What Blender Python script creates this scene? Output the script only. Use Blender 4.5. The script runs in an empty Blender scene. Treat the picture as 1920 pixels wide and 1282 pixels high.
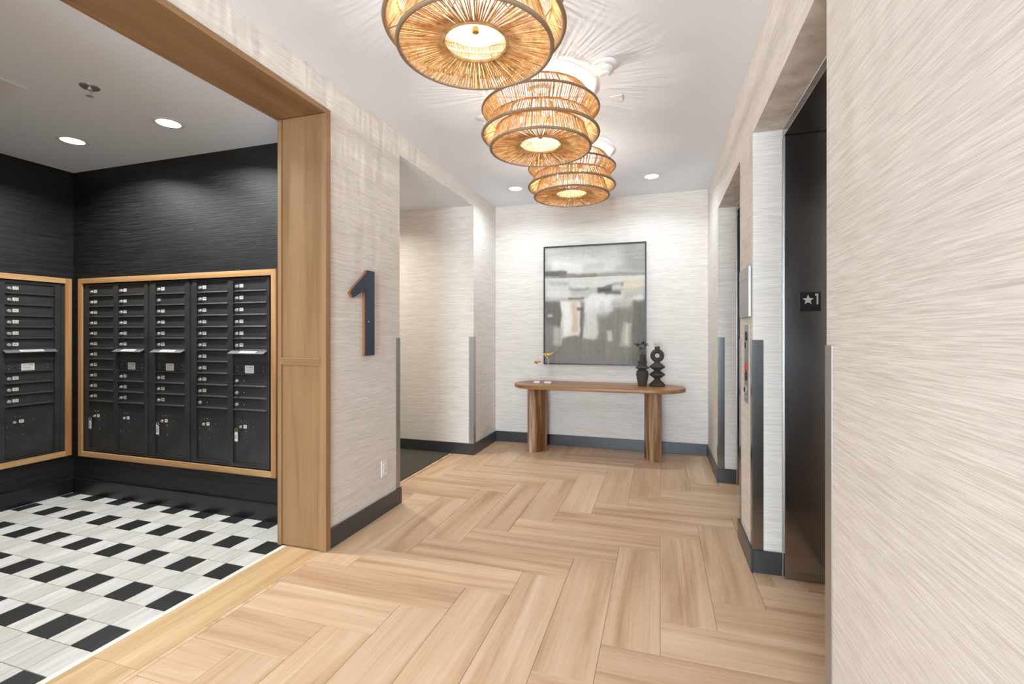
import bpy, bmesh, math, random
import numpy as np
from mathutils import Vector, Matrix

random.seed(7)
PI = math.pi
SC = bpy.context.scene
COL = SC.collection

# ------------------------------------------------------------------ camera
cam_d = bpy.data.cameras.new('camera')
cam = bpy.data.objects.new('camera', cam_d)
COL.objects.link(cam)
cam.location = (0, 0, 1.25)
cam.rotation_euler = (PI / 2, 0, 0.3038)
cam_d.sensor_width = 36
cam_d.lens = 887.22 / 1920 * 36
cam_d.shift_y = -(641 - 624.46) / 1920
cam_d.clip_start = 0.05
SC.camera = cam

# ------------------------------------------------------------------ world, exposure
w = bpy.data.worlds.new('world'); SC.world = w
w.use_nodes = True
w.node_tree.nodes['Background'].inputs[0].default_value = (0.74, 0.88, 1.0, 1)
w.node_tree.nodes['Background'].inputs[1].default_value = 2.2
SC.view_settings.view_transform = 'Standard'
SC.view_settings.look = 'None'
SC.view_settings.gamma = 1
SC.view_settings.use_curve_mapping = False
SC.view_settings.exposure = 0.0
SC.cycles.use_denoising = True
SC.cycles.max_bounces = 10
SC.cycles.diffuse_bounces = 6
SC.cycles.glossy_bounces = 5
SC.cycles.transmission_bounces = 6
SC.cycles.sample_clamp_indirect = 4.0
SC.cycles.caustics_reflective = False
SC.cycles.caustics_refractive = False
SC.cycles.use_adaptive_sampling = False

# ------------------------------------------------------------------ light settings (used by the lamp builders below)
BULB_STRENGTH = 2250.0        # pendant bulbs
DOWN_W = 7.0                # recessed downlights in the corridor
DOWN_MAIL_W = 20.0           # recessed downlights in the mail room
DOWN_HALL_W = 15.0
FILL_PANEL_W = 12.0               # unseen fill lamps added under the ceiling behind the camera
FILL_END_W = 330.0                # unseen fill light added at the lobby end, aimed down the corridor

# ------------------------------------------------------------------ plan (metres, camera stands at x=y=0)
XL, XR, YB, H = -1.8307, 0.4633, 5.204, 2.717
XM, YM, HM = -4.41, 2.5225, 2.51
BB = 0.117
YH1, YH2, HH = 3.0752, 4.5206, 2.561       # opening to the carpeted hall
YP, ZP = 2.295, 2.535                      # timber portal: outer edge and top
YE = [(1.593, 2.749), (3.168, 4.3116)]     # lift recesses
HE, XE = 2.30, 0.600
YS = -4.2                                  # far end of the lobby behind the camera
PL = 0.2286                                # plank width

# ------------------------------------------------------------------ helpers
class MB:
    def __init__(s): s.v, s.f, s.m = [], [], []
    def add(s, vs, fs, mi=0):
        o = len(s.v); s.v += [tuple(v) for v in vs]
        s.f += [tuple(i + o for i in f) for f in fs]; s.m += [mi] * len(fs); return s
    def box(s, x0, x1, y0, y1, z0, z1, mi=0):
        if x0 > x1: x0, x1 = x1, x0
        if y0 > y1: y0, y1 = y1, y0
        if z0 > z1: z0, z1 = z1, z0
        return s.add([(x0,y0,z0),(x1,y0,z0),(x1,y1,z0),(x0,y1,z0),(x0,y0,z1),(x1,y0,z1),(x1,y1,z1),(x0,y1,z1)],
              [(0,3,2,1),(4,5,6,7),(0,1,5,4),(1,2,6,5),(2,3,7,6),(3,0,4,7)], mi)
    def lathe(s, prof, n=32, c=(0,0,0), mi=0, cap=True, axis='z'):
        o = []; k = len(prof)
        for i in range(n):
            a = 2 * PI * i / n
            for r, z in prof:
                p = (r*math.cos(a), r*math.sin(a), z)
                if axis == 'y': p = (p[0], p[2], p[1])
                if axis == 'x': p = (p[2], p[0], p[1])
                o.append((p[0]+c[0], p[1]+c[1], p[2]+c[2]))
        fs = []
        for i in range(n):
            j = (i + 1) % n
            for q in range(k - 1): fs.append((i*k+q, j*k+q, j*k+q+1, i*k+q+1))
        if cap:
            fs.append(tuple(i*k for i in reversed(range(n)))); fs.append(tuple(i*k+k-1 for i in range(n)))
        return s.add(o, fs, mi)
    def tube(s, p0, p1, r0, r1=None, n=8, mi=0):
        r1 = r0 if r1 is None else r1
        p0, p1 = Vector(p0), Vector(p1); d = (p1 - p0)
        if d.length < 1e-7: return s
        d.normalize(); a = d.orthogonal().normalized(); b = d.cross(a); o = []
        for p, r in ((p0, r0), (p1, r1)):
            for i in range(n):
                t = 2*PI*i/n; o.append(p + a*(r*math.cos(t)) + b*(r*math.sin(t)))
        fs = [(i, (i+1) % n, n+(i+1) % n, n+i) for i in range(n)]
        fs.append(tuple(reversed(range(n)))); fs.append(tuple(range(n, 2*n)))
        return s.add(o, fs, mi)
    def path(s, pts, rs, n=8, mi=0):
        for i in range(len(pts)-1):
            s.tube(pts[i], pts[i+1], rs[i], rs[i+1], n, mi)
        return s
    def torus(s, R, r, c=(0,0,0), n=64, k=8, mi=0, axis='z'):
        o = []
        for i in range(n):
            a = 2*PI*i/n
            for j in range(k):
                b = 2*PI*j/k; q = R + r*math.cos(b)
                p = (q*math.cos(a), q*math.sin(a), r*math.sin(b))
                if axis == 'y': p = (p[0], p[2], p[1])
                o.append((p[0]+c[0], p[1]+c[1], p[2]+c[2]))
        fs = [(i*k+j, ((i+1)%n)*k+j, ((i+1)%n)*k+(j+1)%k, i*k+(j+1)%k) for i in range(n) for j in range(k)]
        return s.add(o, fs, mi)
    def prism(s, poly, a0, a1, axis='z', mi=0):
        """poly: 2D outline extruded from a0 to a1 along an axis"""
        n = len(poly); o = []
        for a in (a0, a1):
            for p, q in poly:
                o.append({'z': (p, q, a), 'x': (a, p, q), 'y': (p, a, q)}[axis])
        fs = [tuple(reversed(range(n))), tuple(range(n, 2*n))] + [(i, (i+1) % n, n+(i+1) % n, n+i) for i in range(n)]
        return s.add(o, fs, mi)
    def sphere(s, c, r, n=16, mi=0, sz=1.0):
        prof = [(max(r*math.sin(PI*i/(n//2)), 1e-5), -r*sz*math.cos(PI*i/(n//2))) for i in range(n//2+1)]
        return s.lathe(prof, n, c, mi, cap=False)
    def mesh(s, name, mats, smooth=False, bevel=0, seg=2):
        me = bpy.data.meshes.new(name); me.from_pydata(s.v, [], s.f)
        for m in mats: me.materials.append(m)
        me.polygons.foreach_set('material_index', s.m)
        bm = bmesh.new(); bm.from_mesh(me)
        if smooth: bmesh.ops.remove_doubles(bm, verts=bm.verts, dist=1e-6)
        bmesh.ops.recalc_face_normals(bm, faces=bm.faces)
        if bevel > 0:
            es = [e for e in bm.edges if len(e.link_faces) == 2 and e.calc_face_angle(0) > 0.6]
            bmesh.ops.bevel(bm, geom=es, offset=bevel, segments=seg, affect='EDGES', profile=0.6)
        bm.to_mesh(me); bm.free()
        if smooth:
            me.polygons.foreach_set('use_smooth', [True]*len(me.polygons))
            try: me.set_sharp_from_angle(angle=0.7)
            except Exception: pass
        me.update(); return me
    def obj(s, name, mats, parent=None, loc=None, smooth=False, bevel=0, seg=2):
        if not isinstance(mats, (list, tuple)): mats = [mats]
        if loc is not None: s.v = [(a-loc[0], b-loc[1], c-loc[2]) for a, b, c in s.v]
        return link(name, s.mesh(name, mats, smooth, bevel, seg), parent, loc)

def link(name, me, parent=None, loc=None):
    o = bpy.data.objects.new(name, me); COL.objects.link(o)
    if loc is not None: o.location = loc
    if parent is not None:      # parents only ever carry a translation
        o.parent = parent
        W = Vector((0, 0, 0)); q = parent
        while q is not None: W = W + q.location; q = q.parent
        o.location = Vector(o.location) - W
    return o

def empty(name, loc, label, cat, group=None):
    o = bpy.data.objects.new(name, None); COL.objects.link(o)
    o.location = loc; o.empty_display_size = 0.05
    return tag(o, label, cat, group)
def tag(o, label, cat, group=None):
    o['label'] = label; o['category'] = cat
    if group: o['group'] = group
    return o
def struct(o): o['kind'] = 'structure'; return o

def text_mesh(txt, size, depth=0.0004, font_align='CENTER'):
    cu = bpy.data.curves.new('t', 'FONT'); cu.body = txt; cu.size = size
    cu.align_x = font_align; cu.align_y = 'CENTER'; cu.extrude = depth; cu.resolution_u = 2
    to = bpy.data.objects.new('t', cu); COL.objects.link(to)
    bpy.context.view_layer.update()
    me = bpy.data.meshes.new_from_object(to)
    vs = [tuple(v.co) for v in me.vertices]; fs = [tuple(p.vertices) for p in me.polygons]
    bpy.data.objects.remove(to); bpy.data.curves.remove(cu); bpy.data.meshes.remove(me)
    return vs, fs

# ------------------------------------------------------------------ materials
def srgb(r, g, b):
    f = lambda c: (c/255/12.92) if c <= 10 else ((c/255+0.055)/1.055)**2.4
    return (f(r), f(g), f(b), 1)

def mat(name, col, rough=0.6, metal=0.0, spec=0.5, **kw):
    m = bpy.data.materials.new(name); m.use_nodes = True
    b = m.node_tree.nodes['Principled BSDF']
    b.inputs['Base Color'].default_value = col
    b.inputs['Roughness'].default_value = rough
    b.inputs['Metallic'].default_value = metal
    b.inputs['Specular IOR Level'].default_value = spec
    for k, v in kw.items(): b.inputs[k.replace('_', ' ')].default_value = v
    return m

class NT:
    def __init__(s, m): s.t = m.node_tree; s.n = s.t.nodes; s.b = s.n['Principled BSDF']
    def new(s, typ, **kw):
        n = s.n.new(typ)
        for k, v in kw.items(): setattr(n, k, v)
        return n
    def link(s, a, b): s.t.links.new(a, b)
    def coord(s, scale=(1,1,1), swap=None, obj=True, rnd=False):
        tc = s.new('ShaderNodeTexCoord'); mp = s.new('ShaderNodeMapping')
        mp.inputs['Scale'].default_value = scale
        src = tc.outputs['Object']
        if rnd:
            oi = s.new('ShaderNodeObjectInfo'); ml = s.new('ShaderNodeMath', operation='MULTIPLY'); ml.inputs[1].default_value = 37.0
            s.link(oi.outputs['Random'], ml.inputs[0])
            cb = s.new('ShaderNodeCombineXYZ')
            for i in range(3): s.link(ml.outputs[0], cb.inputs[i])
            ad = s.new('ShaderNodeVectorMath', operation='ADD'); s.link(src, ad.inputs[0]); s.link(cb.outputs[0], ad.inputs[1])
            src = ad.outputs[0]
        s.link(src, mp.inputs['Vector']); return mp.outputs[0]
    def noise(s, vec, scale=1, detail=4, rough=0.55, dist=0):
        n = s.new('ShaderNodeTexNoise'); n.inputs['Scale'].default_value = scale
        n.inputs['Detail'].default_value = detail; n.inputs['Roughness'].default_value = rough
        n.inputs['Distortion'].default_value = dist
        s.link(vec, n.inputs['Vector']); return n.outputs['Fac']
    def ramp(s, fac, stops):
        r = s.new('ShaderNodeValToRGB'); s.link(fac, r.inputs[0]); e = r.color_ramp.elements
        while len(e) > 1: e.remove(e[-1])
        e[0].position = stops[0][0]; e[0].color = stops[0][1]
        for p, c in stops[1:]:
            q = e.new(p); q.color = c
        return r.outputs[0]
    def mix(s, a, b, fac, mode='MIX'):
        m = s.new('ShaderNodeMix', data_type='RGBA', blend_type=mode)
        for src, i in ((fac, 0), (a, 6), (b, 7)):
            if hasattr(src, 'links'): s.link(src, m.inputs[i])
            else: m.inputs[i].default_value = src
        return m.outputs[2]
    def base(s, c): s.link(c, s.b.inputs['Base Color'])
    def bump(s, h, strength=0.3, dist=0.001):
        b = s.new('ShaderNodeBump'); b.inputs['Strength'].default_value = strength; b.inputs['Distance'].default_value = dist
        s.link(h, b.inputs['Height']); s.link(b.outputs[0], s.b.inputs['Normal'])

def grasscloth(name, dark, light, axis, rough=0.75, bump=0.5, sc=1.0, spec=0.3, lo=0.36, hi=0.60):
    """horizontal fibre wallcovering; axis = the horizontal axis of the wall ('x' or 'y')"""
    m = mat(name, light, rough, spec=spec); t = NT(m)
    sx, sy = (5, 5)
    v1 = t.coord((8*sc, 8*sc, 430*sc)); n1 = t.noise(v1, 1, 4, 0.66)
    v2 = t.coord((3, 3, 110)); n2 = t.noise(v2, 1, 3, 0.6)
    ad = t.new('ShaderNodeMath', operation='MULTIPLY_ADD'); t.link(n2, ad.inputs[0]); ad.inputs[1].default_value = 0.25; 
    hm = t.new('ShaderNodeMath', operation='MULTIPLY'); t.link(n1, hm.inputs[0]); hm.inputs[1].default_value = 0.75
    t.link(hm.outputs[0], ad.inputs[2])
    c = t.ramp(ad.outputs[0], [(lo, dark), (hi, light)])
    t.base(c); t.bump(n1, bump, 0.0015)
    return m

M = {}
M['wall'] = grasscloth('cream_grasscloth', srgb(203, 195, 186), srgb(237, 231, 225), 'y')
M['wall_dark'] = grasscloth('charcoal_grasscloth', srgb(5, 5, 5), srgb(39, 39, 38), 'x', rough=0.5, bump=1.0, sc=0.45, spec=0.4, lo=0.42, hi=0.64)
M['ceil'] = mat('ceiling_paint', srgb(234, 239, 247), 0.9, spec=0.2)
t = NT(M['ceil']); t.bump(t.noise(t.coord((1,1,1)), 260, 2), 0.15, 0.001)
M['base'] = mat('black_vinyl_base', srgb(50, 51, 54), 0.3, spec=0.8)
M['base_dim'] = mat('dim_vinyl_base', srgb(26, 26, 27), 0.3, spec=0.5)  # same vinyl as the corridor base, darkened for its weaker reflections here
M['white_plastic'] = mat('white_plastic', srgb(236, 234, 232), 0.35)
M['light_grey'] = mat('grey_plastic', srgb(150, 150, 150), 0.4)

def wood(name, cols, scale=1.0, axis='x', rough=0.45, rnd=True, grain=1.0, contrast=1.0, bump=0.12, spec=0.4, vary=0.18):
    m = mat(name, cols[1], rough, spec=spec); t = NT(m)
    A = {'x': (0.55, 9, 9), 'y': (9, 0.55, 9), 'z': (9, 9, 0.55)}[axis]
    B = {'x': (2.2, 95, 95), 'y': (95, 2.2, 95), 'z': (95, 95, 2.2)}[axis]
    big = t.noise(t.coord([a*scale for a in A], rnd=rnd), 1, 4, 0.55, 0.9)
    fine = t.noise(t.coord([a*scale for a in B], rnd=rnd), 1, 3, 0.6, 0.2)
    c1 = t.ramp(big, [(0.28, cols[0]), (0.47, cols[1]), (0.72, cols[2])])
    c2 = t.ramp(fine, [(0.30, (0.72, 0.66, 0.60, 1)), (0.55, (1, 1, 1, 1))])
    c = t.mix(c1, c2, 0.38*grain, 'MULTIPLY')
    if rnd and vary:
        oi = t.new('ShaderNodeObjectInfo')
        r = t.ramp(oi.outputs['Random'], [(0, (1-vary, 1-vary*1.15, 1-vary*1.3, 1)), (1, (1, 1, 1, 1))])
        c = t.mix(c, r, 1.0, 'MULTIPLY')
    t.base(c); t.bump(fine, bump, 0.0008)
    return m
M['plank'] = wood('light_maple_vinyl', [srgb(188, 148, 112), srgb(218, 182, 147), srgb(233, 206, 176)], axis='x', rough=0.42, vary=0.13)
M['border'] = wood('honey_oak_border', [srgb(188, 150, 106), srgb(214, 178, 132), srgb(228, 198, 156)], axis='y', rough=0.42, vary=0.03)
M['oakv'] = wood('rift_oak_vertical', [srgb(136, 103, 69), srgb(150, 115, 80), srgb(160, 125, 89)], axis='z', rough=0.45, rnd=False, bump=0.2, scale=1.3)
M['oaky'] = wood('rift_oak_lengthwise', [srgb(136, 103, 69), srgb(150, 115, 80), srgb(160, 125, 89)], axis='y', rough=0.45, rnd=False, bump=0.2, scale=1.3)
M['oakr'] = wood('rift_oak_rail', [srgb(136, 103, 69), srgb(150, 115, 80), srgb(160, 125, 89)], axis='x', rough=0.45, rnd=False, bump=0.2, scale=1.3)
M['oakx'] = wood('oak_frame_crosswise', [srgb(160, 118, 74), srgb(186, 144, 96), srgb(200, 162, 116)], axis='x', rough=0.45, rnd=False)
M['oakfz'] = wood('oak_frame_upright', [srgb(152, 106, 62), srgb(178, 132, 84), srgb(196, 154, 106)], axis='z', rough=0.45, rnd=False)
M['oakfy'] = wood('oak_frame_lengthwise', [srgb(160, 118, 74), srgb(186, 144, 96), srgb(200, 162, 116)], axis='y', rough=0.45, rnd=False)
M['walnut'] = wood('table_top_wood', [srgb(104, 66, 36), srgb(148, 102, 60), srgb(176, 130, 84)], axis='x', rough=0.35, rnd=False, grain=1.3, bump=0.2)
def leg_wood():
    m = wood('table_leg_wood', [srgb(66, 40, 20), srgb(134, 92, 54), srgb(206, 182, 152)], axis='z', rough=0.5, rnd=False, grain=1.8, bump=0.4, scale=1.5)
    return m
M['leg'] = leg_wood()

def tile(name, dark, light, rough=0.35):
    m = mat(name, light, rough, spec=0.5); t = NT(m)
    n = t.noise(t.coord((28, 3.5, 3), rnd=True), 1, 4, 0.6, 0.4)
    c = t.ramp(n, [(0.3, dark), (0.62, light)])
    oi = t.new('ShaderNodeObjectInfo'); r = t.ramp(oi.outputs['Random'], [(0, (0.93, 0.93, 0.92, 1)), (1, (1, 1, 1, 1))])
    t.base(t.mix(c, r, 1.0, 'MULTIPLY')); return m
M['tile_w'] = tile('white_streaked_tile', srgb(200, 194, 185), srgb(226, 223, 217))
M['tile_g'] = tile('pale_grey_tile', srgb(194, 189, 178), srgb(214, 211, 202))
M['tile_b'] = tile('black_tile', srgb(30, 30, 29), srgb(42, 42, 40), 0.45)
M['grout'] = mat('grout', srgb(176, 170, 160), 0.9)
M['joint'] = mat('plank_joint', srgb(186, 154, 122), 0.9)
M['strip'] = mat('cream_metal_strip', srgb(238, 232, 216), 0.4)
M['carpet'] = mat('dark_carpet', srgb(64, 60, 54), 0.95, spec=0.1)
t = NT(M['carpet']); n = t.noise(t.coord(), 190, 3, 0.7); t.base(t.ramp(n, [(0.35, srgb(46, 43, 38)), (0.65, srgb(112, 106, 95))])); t.bump(n, 0.9, 0.004)

def steel(name, col, rough=0.26, axis='z', aniso=0.0):
    m = mat(name, col, rough, metal=1.0); t = NT(m)
    B = {'x': (3, 500, 500), 'y': (500, 3, 500), 'z': (500, 500, 3)}[axis]
    n = t.noise(t.coord(B), 1, 2, 0.5)
    r = t.new('ShaderNodeMapRange'); t.link(n, r.inputs[0]); r.inputs[3].default_value = rough*0.8; r.inputs[4].default_value = rough*1.25
    t.link(r.outputs[0], t.b.inputs['Roughness']); t.bump(n, 0.05, 0.0003)
    return m
M['steel'] = steel('brushed_stainless', srgb(160, 158, 158), 0.14, 'x')
M['steel_v'] = steel('brushed_stainless_upright', srgb(150, 147, 144), 0.17, 'z')
M['steel_lt'] = mat('satin_steel_plate', srgb(172, 171, 168), 0.38, metal=0.85)
M['mail'] = mat('charcoal_powder_coat', srgb(80, 81, 83), 0.42, metal=0.15, spec=0.5)
t = NT(M['mail']); n = t.noise(t.coord((1, 1, 1)), 6, 4, 0.6); t.base(t.ramp(n, [(0.35, srgb(46, 46, 45)), (0.7, srgb(62, 61, 60))])); t.bump(t.noise(t.coord(), 700, 2), 0.15, 0.0004)
M['mail_hood'] = mat('worn_grey_metal', srgb(140, 140, 138), 0.4, metal=0.5)
M['chrome'] = mat('chrome', srgb(225, 225, 222), 0.28, metal=0.7)
M['dark'] = mat('blackened_gap', srgb(10, 10, 10), 0.7)
M['label'] = mat('white_sticker', srgb(215, 213, 208), 0.5)
M['ink'] = mat('black_ink', srgb(16, 16, 16), 0.5)
M['brass'] = mat('brass', srgb(214, 178, 96), 0.25, metal=1.0)
M['gold'] = mat('gold_leaf', srgb(190, 150, 82), 0.25, metal=1.0)
M['navy'] = mat('navy_paint', srgb(38, 50, 72), 0.38)
M['ply'] = mat('copper_brown_edge', srgb(150, 98, 60), 0.5)
M['rope'] = mat('golden_seagrass', srgb(206, 158, 90), 0.6, spec=0.3)
t = NT(M['rope']); n = t.noise(t.coord(), 28, 3, 0.6); cr = t.ramp(n, [(0.3, srgb(190, 142, 82)), (0.5, srgb(224, 184, 126)), (0.7, srgb(240, 216, 172))]); t.base(cr)
tl = t.new('ShaderNodeBsdfTranslucent'); t.link(cr, tl.inputs[0]); ms = t.new('ShaderNodeMixShader'); ms.inputs[0].default_value = 0.36
out = [q for q in t.n if q.type == 'OUTPUT_MATERIAL'][0]
t.link(t.b.outputs[0], ms.inputs[1]); t.link(tl.outputs[0], ms.inputs[2]); t.link(ms.outputs[0], out.inputs[0])
M['wrap'] = mat('grey_brown_cord', srgb(146, 122, 98), 0.8)
t = NT(M['wrap']); t.bump(t.noise(t.coord(), 420, 2), 0.6, 0.002)
def emit(name, col, strength, base=(1, 1, 1, 1)):
    m = mat(name, base, 0.5); b = m.node_tree.nodes['Principled BSDF']
    b.inputs['Emission Color'].default_value = col; b.inputs['Emission Strength'].default_value = strength; return m
M['bulb'] = emit('lit_bulb', (0.98, 0.95, 0.88, 1), BULB_STRENGTH)
M['opal'] = emit('opal_diffuser', (1.0, 0.93, 0.80, 1), 0.9, srgb(250, 246, 238))
M['led'] = emit('downlight_lens', (1.0, 0.98, 0.95, 1), 14)
M['fill_panel'] = emit('fill_panel_lens', (1.0, 0.97, 0.93, 1), FILL_PANEL_W / 6)  # glow colour for the added lobby fill panels
M['vase'] = mat('black_bisque_clay', srgb(58, 54, 50), 0.85, spec=0.25)
t = NT(M['vase']); n = t.noise(t.coord(), 130, 3, 0.7); t.base(t.ramp(n, [(0.35, srgb(52, 48, 44)), (0.7, srgb(88, 82, 75))])); t.bump(n, 0.5, 0.002)
M['seed'] = mat('dried_black_blossom', srgb(42, 37, 38), 0.9)
M['airplant'] = mat('pale_air_plant', srgb(206, 205, 184), 0.7)
M['acrylic'] = mat('clear_acrylic', (1, 1, 1, 1), 0.02, Transmission_Weight=1.0, IOR=1.3)
M['marble'] = mat('white_stone', srgb(240, 238, 235), 0.3)
M['black'] = mat('black_frame', srgb(30, 28, 27), 0.4)
M['sign'] = mat('black_sign', srgb(14, 14, 15), 0.35)
M['sign_w'] = mat('pale_sign_relief', srgb(214, 208, 200), 0.45)
M['red'] = mat('red_button', srgb(196, 60, 52), 0.4)
M['glass'] = mat('window_glass', (1, 1, 1, 1), 0.0, Transmission_Weight=1.0, IOR=1.1)

# ------------------------------------------------------------------ room shell
def slab(name, boxes, m, parent=None):
    b = MB()
    for q in boxes: b.box(*q)
    return struct(b.obj(name, m, parent))
TH = 2.86   # top of the walls, above every ceiling
slab('wall_left', [(-2.15, XL, YP, YH1, 0, TH), (-2.15, XL, 0.12, YP, ZP, TH), (-2.15, XL, YS, 0.12, 0, TH),
                   (-2.0, XL, YH1, YH2, HH, TH), (-2.0, XL, YH2, YB, 0, TH)], M['wall'])
for q_ in [(-6.0, -2.0, YH2, YH2 + 0.12, 0, HH), (-6.12, -6.0, YM + 0.55, YH2 + 0.12, 0, HH), (-6.0, -2.15, YH1 - 0.02, YH1, 0, HH)]: slab('wall_hall', [q_], M['wall'])
slab('wall_back', [(XL - 0.17, XR + 0.12, YB, YB + 0.12, 0, TH)], M['wall'])
(a0, a1), (b0, b1) = YE
for q_ in [(XR, XR + 0.6, YS, a0, 0, TH), (XR, XR + 0.6, a1, b0, 0, TH), (XR, XR + 0.12, b1, YB, 0, TH),
                    (XR, XE, a0, a1, HE, TH), (XR, XE, b0, b1, HE, TH), (XR + 0.12, XR + 0.6, b1, b1 + 0.1, 0, TH)]: slab('wall_right', [q_], M['wall'])
# mail room walls with the recesses for the mailbox banks
MX0, MX1, MZ0, MZ1 = -4.300, -2.447, 0.325, 1.643
slab('wall_mail_room_back', [(XM, -2.15, YM, YM + 0.1, MZ1, HM), (XM, -2.15, YM, YM + 0.1, 0, MZ0),
                        (XM, MX0, YM, YM + 0.1, MZ0, MZ1), (MX1, -2.15, YM, YM + 0.1, MZ0, MZ1)], M['wall_dark'])
SY0, SY1 = 1.745, 2.475
slab('wall_mail_room_left', [(XM - 0.1, XM, -1.2, YM + 0.1, MZ1, HM), (XM - 0.1, XM, -1.2, YM + 0.1, 0, MZ0),
                        (XM - 0.1, XM, -1.2, SY0, MZ0, MZ1), (XM - 0.1, XM, SY1, YM + 0.1, MZ0, MZ1)], M['wall_dark'])
slab('wall_mail_room_front', [(XM, -2.15, -1.3, -1.2, 0, HM)], M['wall_dark'])
slab('ceiling', [(XL - 0.3, XR + 0.6, YS, YB + 0.12, H, H + 0.12)], M['ceil'])
slab('ceiling_mail_room', [(XM - 0.1, -2.15, -1.3, YM + 0.1, HM, HM + 0.1)], M['ceil'])
slab('ceiling_hall', [(-6.12, -2.0, YH1 - 0.02, YH2 + 0.12, HH, HH + 0.1)], M['ceil'])
slab('ceiling_hall', [(-2.0, XL-0.0005, YH1, YH2, HH - 0.002, HH-0.0005)], M['ceil'])
# far end of the lobby behind the camera: unseen glazing added for front light
slab('wall_lobby', [(XL - 0.3, XR + 0.6, YS - 0.12, YS, 2.35, TH), (XL - 0.3, -1.25, YS - 0.12, YS, 0, 2.35), (0.45, XR + 0.6, YS - 0.12, YS, 0, 2.35)], M['wall'])
wf = MB()
for x in (-1.25, -0.45, 0.40): wf.box(x, x + 0.05, YS - 0.1, YS - 0.03, 0.0, 2.35)
wf.box(-1.25, 0.45, YS - 0.1, YS - 0.03, 2.30, 2.35); wf.box(-1.25, 0.45, YS - 0.1, YS - 0.03, 0, 0.08)
win = struct(wf.obj('fill_window_1', M['black']))
MB().box(-1.2, 0.40, YS - 0.07, YS - 0.062, 0.08, 2.30).obj('pane', M['glass'], win)

# ------------------------------------------------------------------ floors
fl = slab('floor', [(-2.125, XR + 0.6, YS, YB + 0.12, -0.06, -0.004)], M['joint'])
G = 0.0007
Y0P = 1.925
plank_mesh = {}
def plank(x0, x1, y0, y1, horiz):
    lx, ly = (x1-x0), (y1-y0)
    if lx < 0.012 or ly < 0.012: return
    L, W = (lx, ly) if horiz else (ly, lx)
    key = (round(L, 3), round(W, 3))
    if key not in plank_mesh:
        b = MB(); a, c, e = L/2 - G, W/2 - G, 0.0008
        b.add([(-a,-c,-0.004),(a,-c,-0.004),(a,c,-0.004),(-a,c,-0.004),(-a,-c,-e),(a,-c,-e),(a,c,-e),(-a,c,-e),
               (-a+e,-c+e,0),(a-e,-c+e,0),(a-e,c-e,0),(-a+e,c-e,0)],
              [(0,1,5,4),(1,2,6,5),(2,3,7,6),(3,0,4,7),(4,5,9,8),(5,6,10,9),(6,7,11,10),(7,4,8,11),(8,9,10,11),(3,2,1,0)])
        plank_mesh[key] = b.mesh('plank', [M['plank']])
    o = bpy.data.objects.new('plank', plank_mesh[key]); COL.objects.link(o)
    o.location = ((x0+x1)/2, (y0+y1)/2, 0)
    if not horiz: o.rotation_euler = (0, 0, PI/2)
    o.parent = fl
XP0 = -8 * PL
EXT = [(-2.062, XP0, YH1, YH2 - 0.002), (XR, 0.86, a0, a1), (XR, 0.86, b0, b1)]
def place(x0, x1, y0, y1, horiz):
    cx0, cx1, cy0, cy1 = max(x0, XP0), min(x1, XR), max(y0, -0.6), min(y1, YB)
    main = [cx0, cx1, cy0, cy1] if cx1 > cx0 and cy1 > cy0 else None
    extra = []
    for e in EXT:
        ex0, ex1, ey0, ey1 = max(x0, e[0]), min(x1, e[1]), max(y0, e[2]), min(y1, e[3])
        if ex1 - ex0 < 1e-4 or ey1 - ey0 < 1e-4: continue
        if main and abs(ey0-main[2]) < 1e-4 and abs(ey1-main[3]) < 1e-4:
            main[0] = min(main[0], ex0); main[1] = max(main[1], ex1)
        else: extra.append((ex0, ex1, ey0, ey1))
    if main: plank(*main, horiz)
    for q in extra: plank(*q, horiz)
for i in range(-10, 5):
    for j in range(-12, 16):
        if (j - i - 1) % 8 == 0: place(i*PL, (i+1)*PL, Y0P + j*PL, Y0P + (j+4)*PL, False)
for j in range(-12, 16):
    for i in range(-14, 5):
        if (i - j) % 8 == 0: place(i*PL, (i+4)*PL, Y0P + j*PL, Y0P + (j+1)*PL, True)
# border boards along the timber portal and the carpet, lobby floor behind
for nm, (x0, x1, y0, y1) in (('border_board', (-2.094, -1.852, 0.12, 1.26)), ('border_board', (-2.094, -1.852, 1.26, 2.255)),
                             ('border_strip', (-1.851, XP0, 0.12, 2.255)), ('border_strip', (-2.092, -2.063, YH1, YH2))):
    MB().box(x0+G, x1-G, y0+G, y1-G, -0.004, 0).obj(nm, M['border'] if nm == 'border_board' else M['plank'], fl)
MB().box(XL, XR, YS, -0.602, -0.004, 0).obj('lobby_board', M['plank'], fl)
struct(MB().box(-2.124, -2.096, 0.12, 2.255, -0.004, 0.0015).obj('trim_1', M['strip']))

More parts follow.
